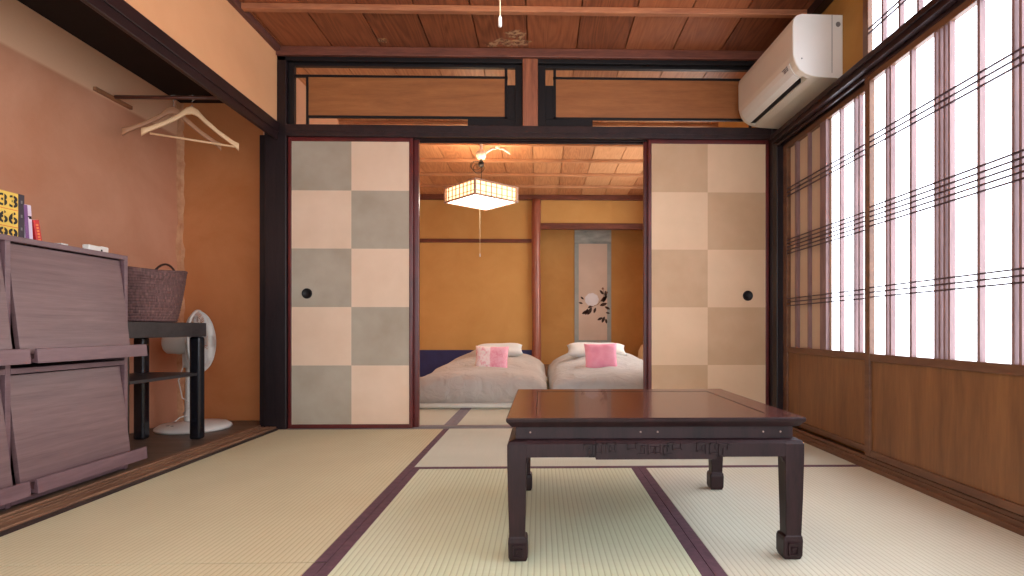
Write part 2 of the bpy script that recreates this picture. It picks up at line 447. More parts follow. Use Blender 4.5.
shoji(5, 1.412, .62, 1.51, [(1.38,t),(1.26,t),(1.14,t),(1.02,t),(.9,t),(.78,t)])
shoji(6, 1.376, -.26, .68, [(.56,t),(.44,t),(.32,t),(.2,t),(.08,t),(-.04,t),(-.16,t)])
# upper window
e = empty('window_7', (1.43, 1.2, 1.77), kind='structure')
b = nb(); box(b, 1.41, 1.46, 2.362, 2.40, 1.715, 2.2); box(b, 1.41, 1.46, YF, 2.362, 2.13, 2.159)
obj('frame', b, M['koshif'], e, bevel=.002)
b = nb(); y = 2.265
while y > YF: box(b, 1.413, 1.43, y-.006, y+.006, 1.715, 2.13); y -= .108
obj('lattice', b, M['shoji'], e)
b = nb()
for z in (1.862, 1.882): box(b, 1.411, 1.416, YF, 2.362, z-.003, z+.003)
obj('cross_bars', b, M['shojid'], e)
b = nb(); box(b, 1.4305, 1.434, YF, 2.362, 1.715, 2.13); obj('pane', b, M['pane'], e)

# ------------------------------------------------------------------ tatami mats
def mat_piece(x0, x1, y0, y1, m, along_y, label, borders=(1,1), bw=.031, group=None, bm_='border'):
    e = empty('tatami_mat', ((x0+x1)/2, (y0+y1)/2, -.05), label=label, cat='tatami mat', group=group)
    g = .0012
    b = nb(); box(b, x0+g, x1-g, y0+g, y1-g, -.0515, 0)
    obj('woven_surface', b, m, e)
    for k, on in enumerate(borders):
        if not on: continue
        b = nb()
        if along_y: a, c = (x0+g-.0003, x0+bw) if k == 0 else (x1-bw, x1-g+.0003); box(b, a, c, y0+g, y1-g, -.05, .0012)
        else: a, c = (y0+g-.0003, y0+bw) if k == 0 else (y1-bw, y1-g+.0003); box(b, x0+g, x1-g, a, c, -.05, .0012)
        obj('cloth_border', b, M[bm_], e, bevel=.0008)
    return e
XA, XB = -.540, .417
mat_piece(-1.5325, XA, 1.414, 3.289, M['tatL'], True, 'straw coloured tatami mat lengthwise between closet sill and long purple border, nearer the sliding doors', (0,1))
mat_piece(-1.5325, XA, -.49, 1.413, M['tatL'], True, 'straw coloured tatami mat in the lower left corner, in front of the thin crosswise seam', (0,1))
mat_piece(XA, XR-.001, 2.352, 3.2995, M['tatX'], False, 'tatami mat lying crosswise right in front of the open doorway, behind the table', (1,0))
mat_piece(XA, XB, .44, 2.351, M['tatM'], True, 'greenish tatami mat under the left half of the low table')
mat_piece(XB, XR-.001, .44, 2.351, M['tatR'], True, 'pale tatami mat under the right table leg, along the wooden wainscot', (1,0))
mat_piece(XA, XR-.001, -.52, .438, M['tatX'], False, 'tatami mat lying crosswise just under the camera', (1,1))
lab = 'bedroom tatami mat %s of the grey border line, seen through the doorway'
mat_piece(-1.5265, -.552, 3.421, 5.3, M['tatX'], True, lab % 'left', (0,1), .04, bm_='borderg')
mat_piece(-.552, 1.40, 3.421, 5.3, M['tatX'], True, lab % 'right', (1,0), .04, bm_='borderg')
b = nb(); box(b, -1.6, 1.43, 5.302, 6.88, -.05, -.001); struct('floor', b, M['tatX'])

# ------------------------------------------------------------------ back room shell
b = nb(); box(b, -1.68, -1.60, 3.40, 6.98, -.05, 2.3); struct('wall_back_room_left', b, M['farleft'])
b = nb(); box(b, 1.43, 1.52, 3.501, 4.3, -.05, 2.3); box(b, 1.43, 1.52, 6.2, 7.48, -.05, 2.3); box(b, 1.43, 1.52, 4.3, 6.2, 2.0, 2.3); box(b, 1.43, 1.52, 4.3, 6.2, -.05, .6)
struct('wall_back_room_right', b, M['ochre'])
e = empty('window_8', (1.46, 5.25, .6), kind='structure')  # unseen glowing window, added to light the back room from the right
b = nb(); box(b, 1.475, 1.48, 4.3, 6.2, .6, 2.0); obj('pane', b, emit('added_window_glow', (255,250,244), 2.6), e)
b = nb()
for y in [4.31+.188*i for i in range(11)]: box(b, 1.455, 1.474, y-.008, y+.008, .6, 2.0)
obj('lattice', b, M['shoji'], e)
b = nb(); box(b, -1.60, -.10, 6.9, 6.98, -.05, 2.3); struct('wall_back', b, M['ochre'])
b = nb(); box(b, -1.60, -.105, 6.885, 6.8995, -.001, .33); struct('baseboard_back', b, M['blue'])
b = nb(); box(b, -1.60, -.105, 6.878, 6.8995, 1.66, 1.705); struct('trim_18', b, M['trimw'], bevel=.003)
b = nb(); pts = [(-.05+.004*math.sin(z*3), 6.86, z) for z in [i*.15 for i in range(16)]]; pts[-1] = (pts[-1][0], 6.86, 2.1845)
tube(b, pts, [.056+.003*math.sin(7*p[2]) for p in pts], 20); struct('trim_19', b, wood('polished_alcove_post', (176,110,88), (140,78,62), (8,8,.9), .3, 4, coat=.3), smooth=True)
b = nb(); box(b, .006, 1.429, 6.88, 6.95, 1.90, 2.3); struct('wall_alcove_top', b, M['ochre'])
b = nb(); box(b, .006, 1.429, 6.86, 6.95, 1.83, 1.8995); struct('trim_20', b, M['trimw'], bevel=.004)
b = nb(); box(b, -.02, 1.52, 7.40, 7.48, -.05, 2.3); box(b, -.099, -.02, 6.99, 7.48, -.05, 2.3); struct('wall_alcove', b, M['alcove'])
b = nb(); box(b, .006, 1.429, 6.885, 7.399, -.05, .12); struct('floor', b, M['sill'])
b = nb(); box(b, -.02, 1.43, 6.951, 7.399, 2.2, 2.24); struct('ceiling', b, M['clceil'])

# hanging scroll
e = empty('hanging_scroll', (.695, 7.38, .3), label='tall pale hanging scroll with a white peony, hung in the alcove behind the right bed', cat='scroll')
sx0, sx1 = .455, .945
b = nb(); box(b, sx0, sx1, 7.385, 7.389, .33, 1.93); obj('silk_mount', b, mat('blue_grey_silk', (176,184,180), .7, c2=(158,168,166), scale=9), e)
b = nb(); box(b, sx0+.055, sx1-.055, 7.382, 7.3848, .44, 1.725); obj('painting', b, mat('warm_white_paper', (226,208,192), .8, c2=(216,196,178), scale=3), e)
b = nb(); box(b, sx0, sx1, 7.3825, 7.3848, 1.725, 1.90); obj('silk_band', b, mat('mottled_grey_silk', (190,196,190), .7, c2=(140,148,144), scale=6, stretch=(1,1,3)), e)
b = nb(); cyl(b, (sx0-.02, 7.38, .33), (sx1+.02, 7.38, .33), .014, n=12); obj('roller', b, M['darkv'], e, smooth=True)
PT = e
b = nb()
def leaf(b, x, z, a, l, w=.28):
    pts = []
    for k in range(9):
        t_ = k/8; pts.append((t_*l, math.sin(t_*PI)**.8*w*l/2))
    pts += [(p[0], -p[1]) for p in reversed(pts[1:-1])]
    ca, sa = math.cos(a), math.sin(a)
    A = [b.verts.new((x+p[0]*ca-p[1]*sa, 7.3812, z+p[0]*sa+p[1]*ca)) for p in pts]
    B2 = [b.verts.new((v.co.x, 7.3822, v.co.z)) for v in A]
    b.faces.new(A); b.faces.new(B2[::-1])
    for i in range(len(A)): b.faces.new((A[i], B2[i], B2[(i+1)%len(A)], A[(i+1)%len(A)]))
def P(px, py): return (px-540.5)*7.38/555, .59-(py-324.5)*7.38/555
for px, py, a, l in ((594,300,-2.6,.08),(592,303,-2.1,.10),(589,306,-2.7,.09),(596,303,-1.9,.07),(600,301,.3,.09),(603,298,1.1,.09),(601,297,.7,.1),(605,302,-.5,.07),(606,293,1.6,.08),(604,290,2.3,.07),(603,313,-2.7,.07),(605,312,-2.0,.08),(606,314,-1.4,.06),(606,308,-.2,.05),(584,295,2.4,.05),(583,299,2.9,.05),(588,304,-1.9,.08)):
    x, z = P(px, py); leaf(b, x, z, a, l*1.15, .42)
obj('painted_leaves', b, mat('ink', (78,56,50), .8, .3), PT)
b = nb(); x, z = P(592, 295)
for k in range(9):
    a = k*2*PI/9; lathe(b, [(0, -.0005-.0001*k), (.042, -.0005-.0001*k), (.044, .0005)], (x+.05*math.cos(a), 7.3812, z+.045*math.sin(a)), (0,1,0), 14)
lathe(b, [(0, -.0016), (.05, -.0016), (.052, .0005)], (x, 7.3812, z), (0,1,0), 18)
obj('painted_flower', b, mat('white_pigment', (244,244,250), .8, .04), PT)
b = nb(); tube(b, [(P(590,303)[0], 7.381, P(590,303)[1]), (P(598,300)[0], 7.381, P(598,300)[1]), (P(604,292)[0], 7.381, P(604,292)[1]), (P(604,285)[0], 7.381, P(604,285)[1])], .0035, 6)
for px, py in ((603,284),(607,288)): sphere(b, (P(px,py)[0], 7.381, P(px,py)[1]), .016, (1,.1,1), 10)
obj('painted_stem', b, mat('pale_brown_pigment', (150,106,84), .8, .2), PT)

# ------------------------------------------------------------------ beds
def fabric(name, c, var=.06, c2=None, scale=3, bmp=.12):
    m, nt, b = new_mat(name); b.inputs['Roughness'].default_value = .85; b.inputs['Specular IOR Level'].default_value = .2
    v = coords(nt); f = nz(nt, v, scale, 5, .55, .5); g = nz(nt, v, 9, 3, .5, 1.2)
    c2 = c2 or tuple(x*(1-var) for x in c)
    nt.links.new(ramp(nt, f, [(.3, c2), (.7, c)]), b.inputs['Base Color']); bump(nt, b, g, bmp, .03)
    b.inputs['Sheen Weight'].default_value = .2
    return m
M['duvetL'] = fabric('warm_grey_duvet', (190,182,174), bmp=.7); M['duvetR'] = fabric('cool_grey_duvet', (190,192,192), bmp=.7)
M['mattress'] = fabric('white_mattress', (224,222,210), bmp=.04); M['pillow'] = fabric('white_pillow', (222,226,226), bmp=.1)
def softmesh(x0, x1, y0, y1, z0, H, nx=46, ny=70, r=.09, seed=0, wrinkle=.017):
    """a puffy cover: grid over the top that rounds over and runs down the four sides"""
    b = nb(); Ls = 1.0
    def prof(t, a, c):      # t in [-1,1] -> position, drop factor
        s = abs(t)
        if s > .86:
            k = (s-.86)/.14
            ang = min(k*1.6, 1)*PI/2; drop = (1-math.cos(ang))
            ext = math.sin(ang)
            low = max(0, (k-.625)/.375)
            bulge = 1 + .25*math.sin(low*PI)
            off = (.86+.14*ext) * (1+0*bulge)
            q = off - .035*low*low
            return (a+c)/2+(c-a)/2*math.copysign(q, t), drop*.0+low, drop
        return (a+c)/2+(c-a)/2*t*(.86/.86), 0, 0
    V = []
    for j in range(ny+1):
        row = []
        for i in range(nx+1):
            u, v = -1+2*i/nx, -1+2*j/ny
            X, lx, dx = prof(u, x0, x1); Y, ly, dy = prof(v, y0, y1)
            top = H((X-x0)/(x1-x0)*2-1, (Y-y0)/(y1-y0))
            low = max(lx, ly); d = max(dx, dy)
            Z = top - r*d
            Z = Z*(1-low)+z0*low
            nn = noise.noise((X*2.3+seed, Y*2.3, 0))*wrinkle*1.6+noise.noise((X*7+seed, Y*5, 3))*wrinkle*.7
            fold = noise.noise((X*9+seed, 0 if ly else Y*9, 0))*wrinkle*1.1*(1 if d > 0 else .2)
            Z += nn*(1-low)
            if ly > 0 or dy > .3: Y += math.copysign(fold, v)
            if lx > 0 or dx > .3: X += math.copysign(fold, u)
            row.append(b.verts.new((X, Y, Z)))
        V.append(row)
    for j in range(ny):
        for i in range(nx): b.faces.new((V[j][i], V[j][i+1], V[j+1][i+1], V[j+1][i]))
    edge = [V[0][i] for i in range(nx+1)]+[V[j][nx] for j in range(1, ny+1)]+[V[ny][i] for i in range(nx-1, -1, -1)]+[V[j][0] for j in range(ny-1, 0, -1)]
    b.faces.new(edge)
    return b
def pillowmesh(w, h, t, M4, n=18, seed=0, pinch=.06):
    b = nb(); grids = []
    for sgn in (1, -1):
        g = []
        for j in range(n+1):
            row = []
            for i in range(n+1):
                u, v = -1+2*i/n, -1+2*j/n
                k = (1-pinch*(1-v*v)*abs(u)**3, 1-pinch*(1-u*u)*abs(v)**3)
                th = t/2*((1-u**4)*(1-v**4))**.5*(1+.12*noise.noise((u*2+seed, v*2, sgn)))
                edge = i in (0, n) or j in (0, n)
                if edge and sgn == -1: row.append(grids[0][j][i]); continue
                row.append(b.verts.new(M4 @ Vector((u*w/2*k[0], v*h/2*k[1], sgn*th))))
            g.append(row)
        grids.append(g)
    for s, g in enumerate(grids):
        for j in range(n):
            for i in range(n):
                q = (g[j][i], g[j][i+1], g[j+1][i+1], g[j+1][i])
                b.faces.new(q if s == 0 else q[::-1])
    return b
def Hbed(u, v):
    t_ = max(0., min(1., (v-.15)/.6)); t_ = t_*t_*(3-2*t_)
    return .205+.055*(1-abs(u)**3)+t_*.125*(1-abs(u)**1.7)-.012*math.exp(-((v-.25)/.1)**2)
def bed(x0, x1, side, dm, seed):
    e = empty('futon_bed', ((x0+x1)/2, 5.15, 0), label='%s futon bed on the bedroom floor, %s' % (side), cat='bed', group='futon beds side by side in the back room')
    b = nb(); box(b, x0+.03, x1-.03, 4.115, 6.3, .0018, .038); obj('mattress', b, M['mattress'], e, bevel=.024, seg=4, smooth=True)
    b = softmesh(x0, x1, 4.12, 6.3, .024, Hbed, seed=seed); obj('duvet', b, dm, e, smooth=True)
bed(-.99, .05, ('left warm grey', 'under the white and pink cushion'), M['duvetL'], 3)
bed(.085, 1.16, ('right cool grey', 'under the plain pink cushion'), M['duvetR'], 11)
Tm = Matrix.Translation
R = lambda a, ax: Matrix.Rotation(math.radians(a), 4, ax)
obj('pillow', pillowmesh(.46, .26, .09, Tm((-.40, 5.42, .385)) @ R(18, 'X') @ R(4, 'Z')), M['pillow'], smooth=True, label='white pillow behind the white and pink cushion on the left bed', cat='pillow')
obj('pillow', pillowmesh(.58, .28, .10, Tm((.545, 5.40, .385)) @ R(18, 'X') @ R(-2, 'Z')), M['pillow'], smooth=True, label='white pillow behind the plain pink cushion on the right bed', cat='pillow')
# cushions
m, nt, bs = new_mat('patchwork_pink'); bs.inputs['Roughness'].default_value = .8
v = coords(nt); sep = nt.nodes.new('ShaderNodeSeparateXYZ'); nt.links.new(v, sep.inputs[0])
f = nz(nt, v, 22, 4, .6, 1.5)
c1 = ramp(nt, f, [(.34, (238,170,188)), (.5, (250,236,238))]); c2_ = ramp(nt, f, [(.3, (236,150,176)), (.62, (248,190,208))])
st = math_n(nt, 'GREATER_THAN', sep.outputs[0], -.43); mx = nt.nodes.new('ShaderNodeMix'); mx.data_type = 'RGBA'
nt.links.new(st, mx.inputs[0]); nt.links.new(c1, mx.inputs[6]); nt.links.new(c2_, mx.inputs[7]); nt.links.new(mx.outputs[2], bs.inputs['Base Color'])
M['patch'] = m
obj('cushion', pillowmesh(.29, .235, .10, Tm((-.42, 4.80, .330)) @ R(1.5, 'Y') @ R(72, 'X')), M['patch'], smooth=True, label='square white and pink patterned cushion on the left bed', cat='cushion')
obj('cushion', pillowmesh(.285, .25, .10, Tm((.525, 4.80, .345)) @ R(-1.5, 'Y') @ R(72, 'X')), mat('pink_silk', (248,176,204), .6, c2=(240,152,186), scale=14, bmp=.1), smooth=True, label='square plain pink cushion on the right bed', cat='cushion')
# small cream lantern beyond the right bed
e = empty('floor_lantern', (1.33, 6.55, 0), label='small rounded cream paper lantern standing beyond the right bed', cat='lamp')
b = nb(); lathe(b, [(.0, .05), (.085, .05), (.12, .12), (.13, .22), (.12, .33), (.085, .40), (0, .415)], (1.295, 6.62, 0)); obj('lamp_shade', b, mat('cream_lantern_paper', (236,206,160), .7, .05), e, smooth=True)
b = nb(); lathe(b, [(0, 0), (.08, 0), (.08, .02), (.06, .049), (0, .049)], (1.295, 6.62, 0)); obj('base', b, M['darkv'], e, smooth=True)

# ------------------------------------------------------------------ pendant lamps
M['lampglow'] = emit('lit_diffuser', (255,244,224), 5)
M['lampside'] = emit('lit_side_paper', (255,214,160), 1.3)
M['lampwood'] = mat('pale_lamp_wood', (206,170,150), .5, .1)
def pendant(cx, cy, z0, cord_z, ang, label, power):
    e = empty('pendant_lamp', (cx, cy, CZ), label=label, cat='lamp', group='square lattice pendant lamps')
    s, h = .225, .137; Mx = Tm((cx, cy, z0)) @ R(ang, 'Z')
    b = nb(); w = .008
    for sx in (-1, 1):
        for sy in (-1, 1): box(b, sx*s-w, sx*s+w, sy*s-w, sy*s+w, 0, h, Mx)
    for z in (0, h-.014):
        for sg in (-1, 1):
            box(b, -s, s, sg*s-w*.8, sg*s+w*.8, z, z+.014, Mx); box(b, sg*s-w*.8, sg*s+w*.8, -s, s, z, z+.014, Mx)
    obj('frame', b, M['lampwood'], e)
    b = nb()
    for sg in (-1, 1):
        for k in range(1, 8):
            t_ = -s+2*s*k/8
            box(b, t_-.003, t_+.003, sg*s-.004, sg*s+.004, .014, h-.014, Mx); box(b, sg*s-.004, sg*s+.004, t_-.003, t_+.003, .014, h-.014, Mx)
        for z in (.04, .094):
            box(b, -s, s, sg*s-.003, sg*s+.003, z-.002, z+.002, Mx); box(b, sg*s-.003, sg*s+.003, -s, s, z-.002, z+.002, Mx)
    obj('lattice', b, M['lampwood'], e)
    b = nb(); q = s-.012
    for sg in (-1, 1):
        box(b, -q, q, sg*q-.001, sg*q+.001, .012, h-.012, Mx); box(b, sg*q-.001, sg*q+.001, -q, q, .012, h-.012, Mx)
    obj('lamp_shade', b, M['lampside'], e)
    b = nb(); box(b, -q+.004, q-.004, -q+.004, q-.004, .004, .010, Mx); obj('diffuser', b, M['lampglow'], e)
    b = nb(); lathe(b, [(0, 0), (.022, 0), (.024, .03), (.016, .05), (0, .05)], (cx, cy, z0+h+.02), n=16)
    box(b, -s, s, -.006, .006, h-.012, h-.004, Mx)
    cyl(b, (cx, cy, z0+h-.01), (cx, cy, z0+h+.03), .006)
    obj('lamp_holder', b, M['black'], e, smooth=False)
    b = nb(); lathe(b, [(0,0),(.02,0),(.026,.03),(.014,.055),(0,.055)], (cx, cy, 2.02), n=16); obj('plug_socket', b, M['black'], e, smooth=True)
    b = nb(); lathe(b, [(0, 0), (.03, 0), (.045, .03), (.045, .06), (.03, .075), (0, .075)], (cx, cy, 2.085), n=24); cyl(b, (cx, cy, 2.155), (cx, cy, CZ-.001), .012); lathe(b, [(0,0),(.04,0),(.04,.012),(0,.012)], (cx, cy, CZ-.0125), n=20)
    obj('ceiling_rose', b, M['white'], e, smooth=True)
    b = nb(); tube(b, [(cx, cy, z0+h+.04), (cx+.004, cy, 1.96), (cx, cy, 2.09)], .003, 6)
    for k, (rx, zc) in enumerate(((.05, 2.03), (.04, 2.0), (.055, 2.015))):
        tube(b, [(cx-rx*.9+rx*math.cos(a)+.01*k, cy+.02*math.sin(a+k), zc+.045*math.sin(a)) for a in [2*PI*j/16 for j in range(16)]], .0022, 5, closed=True)
    obj('electric_cord', b, M['black'], e, smooth=True)
    b = nb(); tube(b, [(cx-.01, cy, z0+.004), (cx-.01, cy, cord_z+.03)], .0018, 6); obj('pull_cord', b, M['cord'], e)
    b = nb(); lathe(b, [(0,0),(.004,.001),(.0052,.004),(.0045,.026),(.002,.030),(0,.030)], (cx-.01, cy, cord_z), n=12); obj('cord_bead', b, M['white'], e, smooth=True)
    L = bpy.data.lights.new('bulb', 'POINT'); L.energy = power; L.color = (1, .86, .66); L.shadow_soft_size = .03
    lo = bpy.data.objects.new('bulb', L); C.objects.link(lo); lo.parent = e; lo.location = (0, 0, z0+h*.55-CZ)
    return e
pendant(-.522, 4.90, 1.70, 1.225, 42, 'lit square lattice pendant lamp with pull cord in the back bedroom', 2.2)
pendant(-.10, 1.52, 1.74, 1.415, 42, 'front room pendant lamp whose pull cord dangles into view at the top edge', 9)
# white two armed hook on the bedroom ceiling
b = nb()
for s_ in (-1, 1): tube(b, [(-.385+s_*.01, 5.0, 2.209), (-.385+s_*.05, 4.99, 2.207), (-.385+s_*.09, 4.985, 2.181), (-.385+s_*.115, 4.985, 2.155)], [.004, .012, .011, .004], 8)
box(b, -.405, -.365, 4.99, 5.02, 2.213, CZ-.0005)
obj('ceiling_hook', b, M['white'], smooth=True, label='small white two-armed hook on the bedroom ceiling beside the lamp', cat='hook')

# ------------------------------------------------------------------ air conditioner
e = empty('air_conditioner', (1.429, 2.60, 1.775), label='white wall-mounted air conditioner above the window rail in the back right corner', cat='air conditioner')
y0, y1 = 2.60, 3.262
e.scale = (.925, 1, 1); e.rotation_euler.z = math.radians(1.6)
fr = [(1.43, 2.076), (1.215, 2.076), (1.19, 2.070), (1.174, 2.054), (1.168, 2.024), (1.170, 1.885), (1.176, 1.862)]
lowr = [(1.186, 1.838), (1.203, 1.815), (1.232, 1.797), (1.262, 1.787), (1.31, 1.780), (1.43, 1.776)]
b = nb(); prism(b, fr+lowr, 'y', y0, y0+.03); prism(b, fr+lowr, 'y', y1-.03, y1)
notch = [(1.1763, 1.861), (1.1815, 1.866), (1.187, 1.8385), (1.186, 1.838), (1.203, 1.815), (1.232, 1.797), (1.236, 1.82), (1.262, 1.815), (1.264, 1.7868), (1.31, 1.780), (1.43, 1.776)]
prism(b, fr+notch[1:], 'y', y0+.0301, y1-.0301)
obj('housing', b, M['acfront'], e, bevel=.002)
b = nb(); box(b, 1.2325, 1.2625, y0+.09, y1-.035, 1.795, 1.815); obj('air_outlet', b, M['black'], e)
b = nb(); prism(b, [(1.1765, 1.863), (1.1715, 1.859), (1.181, 1.836), (1.199, 1.811), (1.229, 1.7925), (1.231, 1.7965), (1.203, 1.8145), (1.1865, 1.8375)], 'y', y0+.04, y1-.035); obj('louver', b, M['white'], e, bevel=.001)
b = nb(); prism(b, [(p[0]+(.002 if p[0] < 1.4 else 0), p[1]) for p in fr+lowr], 'y', y0-.004, y0-.0002); obj('side_cover', b, M['white'], e, bevel=.003)
b = nb(); box(b, 1.372, 1.375, y0-.0048, y0-.0041, 1.80, 2.074); obj('side_seam', b, M['grey'], e)
b = nb(); lathe(b, [(0, 0), (.012, 0), (.012, .002), (0, .002)], (1.405, y0-.0045, 2.03), (0,-1,0), 16)
obj('screw_cover', b, M['grey'], e)
b = nb(); lathe(b, [(0, 0), (.004, 0), (.004, .001), (0, .001)], (1.215, y0-.0045, 1.865), (0,-1,0), 10)
obj('screw_cover', b, M['grey'], e)
b = nb()
for k, (ya, yb) in enumerate(((2.66, 2.672), (2.678, 2.70), (2.705, 2.712))):
    for q in range(3 if k < 2 else 1):
        zz = 1.855-.007*q; box(b, 1.1712+.0028*q-.0008, 1.1735+.0028*q, ya, yb, zz-.003, zz+.001)
obj('label_print', b, M['grey'], e)

# ------------------------------------------------------------------ low table
TW = wood('rosewood_polished', (96,50,42), (52,26,26), (1.2,7,4), .24, 3, coat=.25, contrast=(.3,.72), bmp=.01)
TD = wood('rosewood_dark', (50,28,30), (26,14,17), (5,5,1), .42, 4, coat=0, spec=.28)
TF = wood('rosewood_frame', (90,48,44), (62,32,32), (5,1.5,4), .24, 3, coat=.25, bmp=.01)
tx0, tx1, ty0, ty1, tz = -.086, .676, 1.396, 2.072, .3655
e = empty('low_table', ((tx0+tx1)/2, (ty0+ty1)/2, 0), label='low dark rosewood table with polished top and hoof feet on the tatami', cat='table')
e.rotation_euler.z = math.radians(-.15)
b = nb(); fw = .075
prs = [(0, tz), (0, tz-.006), (.012, tz-.024), (.022, tz-.024), (.022, tz)]
def ringprism(b, prof):
    rings = []
    for d, z in prof:
        rings.append([b.verts.new(p) for p in ((tx0+d, ty0+d, z), (tx1-d, ty0+d, z), (tx1-d, ty1-d, z), (tx0+d, ty1-d, z))])
    n = len(rings)
    for i in range(n):
        A, B2 = rings[i], rings[(i+1) % n]
        for k in range(4): b.faces.new((A[k], A[(k+1)%4], B2[(k+1)%4], B2[k]))
ringprism(b, [(0, tz-.003), (.003, tz), (fw, tz), (fw, tz-.02), (.02, tz-.0245), (.014, tz-.0245), (.001, tz-.0095)])
b.normal_update()
bmesh.ops.recalc_face_normals(b, faces=b.faces)
for f_ in b.faces: f_.material_index = 0 if f_.normal.z > .9 else 1
obj('tabletop_frame', b, [TF, TD], e)
b = nb(); mid = .0015
box(b, tx0+fw+mid, tx1-fw-mid, ty0+fw+mid, ty1-fw-mid, tz-.02, tz-.0008)
obj('tabletop', b, TW, e, bevel=.001)
b = nb(); d = .024
ringprism(b, [(d, tz-.0248), (d+.02, tz-.0248), (d+.02, tz-.056), (d, tz-.056)])
obj('waist', b, TD, e)
b = nb()
b.free(); pm = mat('pale_peg', (170,140,130), .5, .1)
for x in (-.025, .258, .302, .575, .620):
    b = nb(); sphere(b, (x, ty0+d, tz-.040), .0026, n=8); obj('peg', b, pm, e, smooth=True)
# apron: sloped shoulder then vertical face with a dropped centre
def apron(axis, side):
    b = nb(); o = .004; L0, L1 = (tx0+.045, tx1-.045) if axis == 'x' else (ty0+.045, ty1-.045)
    zt, zb, zc = tz-.0565, tz-.100, tz-.106
    mid0, mid1 = (L0+.182, L1-.182) if axis == 'x' else (L0+.14, L1-.14)
    outer = (ty0 if side < 0 else ty1) if axis == 'x' else (tx0 if side < 0 else tx1)
    def q(dd): return outer-side*dd
    for a, c, zz in ((L0, mid0, zb), (mid0+.0001, mid1-.0001, zc), (mid1, L1, zb)):
        prof = [(q(.024), zt), (q(.010), zt-.002), (q(.004), zt-.010), (q(.004), zz), (q(.028), zz), (q(.044), zt)]
        if axis == 'x': prism(b, [(p[0], p[1]) for p in prof], 'x', a, c)
        else: prism(b, [(p[0], p[1]) for p in prof], 'y', a, c)
    return obj('apron', b, TD, e, bevel=.001)
ap = apron('x', -1); apron('x', 1); apron('y', -1); apron('y', 1)
# carved key-fret relief on the front apron
yy = ty0+.004
def fret(cx, pts, sx=1):
    b = nb()
    for (ax, az), (bx_, bz) in zip(pts, pts[1:]):
        x_0, x_1 = sorted((cx+sx*ax*.0112, cx+sx*bx_*.0112)); z_0, z_1 = sorted((tz-.0795+az*.0112, tz-.0795+bz*.0112))
        box(b, x_0-.002, x_1+.002, yy-.0038, yy+.001, z_0-.002, z_1+.002)
    obj('carved_fret', b, TD, ap)
A1 = [(-3.6,0),(-3.6,1),(-1.6,1),(-1.6,-1.6),(-2.6,-1.6),(-2.6,0)]
A2 = [(-.8,-1),(.4,-1),(.4,1.2),(-.8,1.2),(-.8,0)]
A3 = [(1.4,-.8),(1.4,1.2),(3.4,1.2),(3.4,-.4),(2.2,-.4),(2.2,.5)]
fc = (tx0+tx1)/2-.004
for c_, s_ in ((fc-.138, 1), (fc+.146, -1)):
    for A_ in (A1, A2, A3): fret(c_, A_, s_)
for c_, s_ in ((fc-.031, 1), (fc+.031, -1)):
    for A_ in ([(-3.2,1),(-3.2,0),(-1.4,0),(-1.4,1.2),(-.2,1.2)], [(-.9,-1.2),(.6,-1.2),(.6,.6),(-.2,.6),(-.2,-.4)], [(1.4,.8),(1.4,-1),(2.8,-1),(2.8,.4),(2,.4)]): fret(c_, A_, s_)
def leg(cx_, cy_, sx, sy):
    """corner at (cx_,cy_); sx, sy point inward"""
    b = nb()
    def rect(z, o, w, inn=0): return [b.verts.new((cx_+sx*a, cy_+sy*c, z)) for a, c in ((o, o), (w, o), (w, w), (o, w))]
    zt = tz-.0565
    lv = [(zt, .020, .050), (zt-.003, .008, .052), (zt-.012, .003, .053), (zt-.05, .003, .052), (.16, .005, .050), (.062, .008, .048), (.060, .006, .053), (.050, .005, .055), (.012, .006, .055), (0.0006, .010, .051)]
    rs = [rect(z, o, w) for z, o, w in lv]
    b.faces.new(rs[0]); b.faces.new(rs[-1][::-1])
    for A_, B2 in zip(rs, rs[1:]):
        for k in range(4): b.faces.new((A_[k], A_[(k+1)%4], B2[(k+1)%4], B2[k]))
    # inner bracket curve under the apron, along x and y
    for ax in (0, 1):
        pr = [(.052, tz-.098), (.068, tz-.098), (.058, tz-.104), (.052, tz-.118)]
        if ax == 0: prism(b, [(cx_+sx*p[0], p[1]) for p in pr], 'y', cy_+sy*.006, cy_+sy*.026)
        else: prism(b, [(cy_+sy*p[0], p[1]) for p in pr], 'x', cx_+sx*.006, cx_+sx*.026)
    l = obj('leg', b, TD, e, bevel=.0025)
    b = nb(); fx = cx_+sx*.030; fy = cy_+sy*.0045 if sy > 0 else cy_+sy*.056
    if sy > 0:
        for x_0, x_1, z_0, z_1 in ((-.014,.014,.042,.045),(-.014,-.011,.014,.045),(-.014,.010,.014,.017),(.008,.011,.014,.034),(-.004,.011,.031,.034),(-.005,-.002,.023,.034)):
            box(b, fx+x_0, fx+x_1, fy-.003, fy+.002, z_0, z_1)
        obj('carved_scroll', b, TD, l)
for cx_, sx in ((tx0, 1), (tx1, -1)):
    for cy_, sy in ((ty0, 1), (ty1, -1)): leg(cx_, cy_, sx, sy)

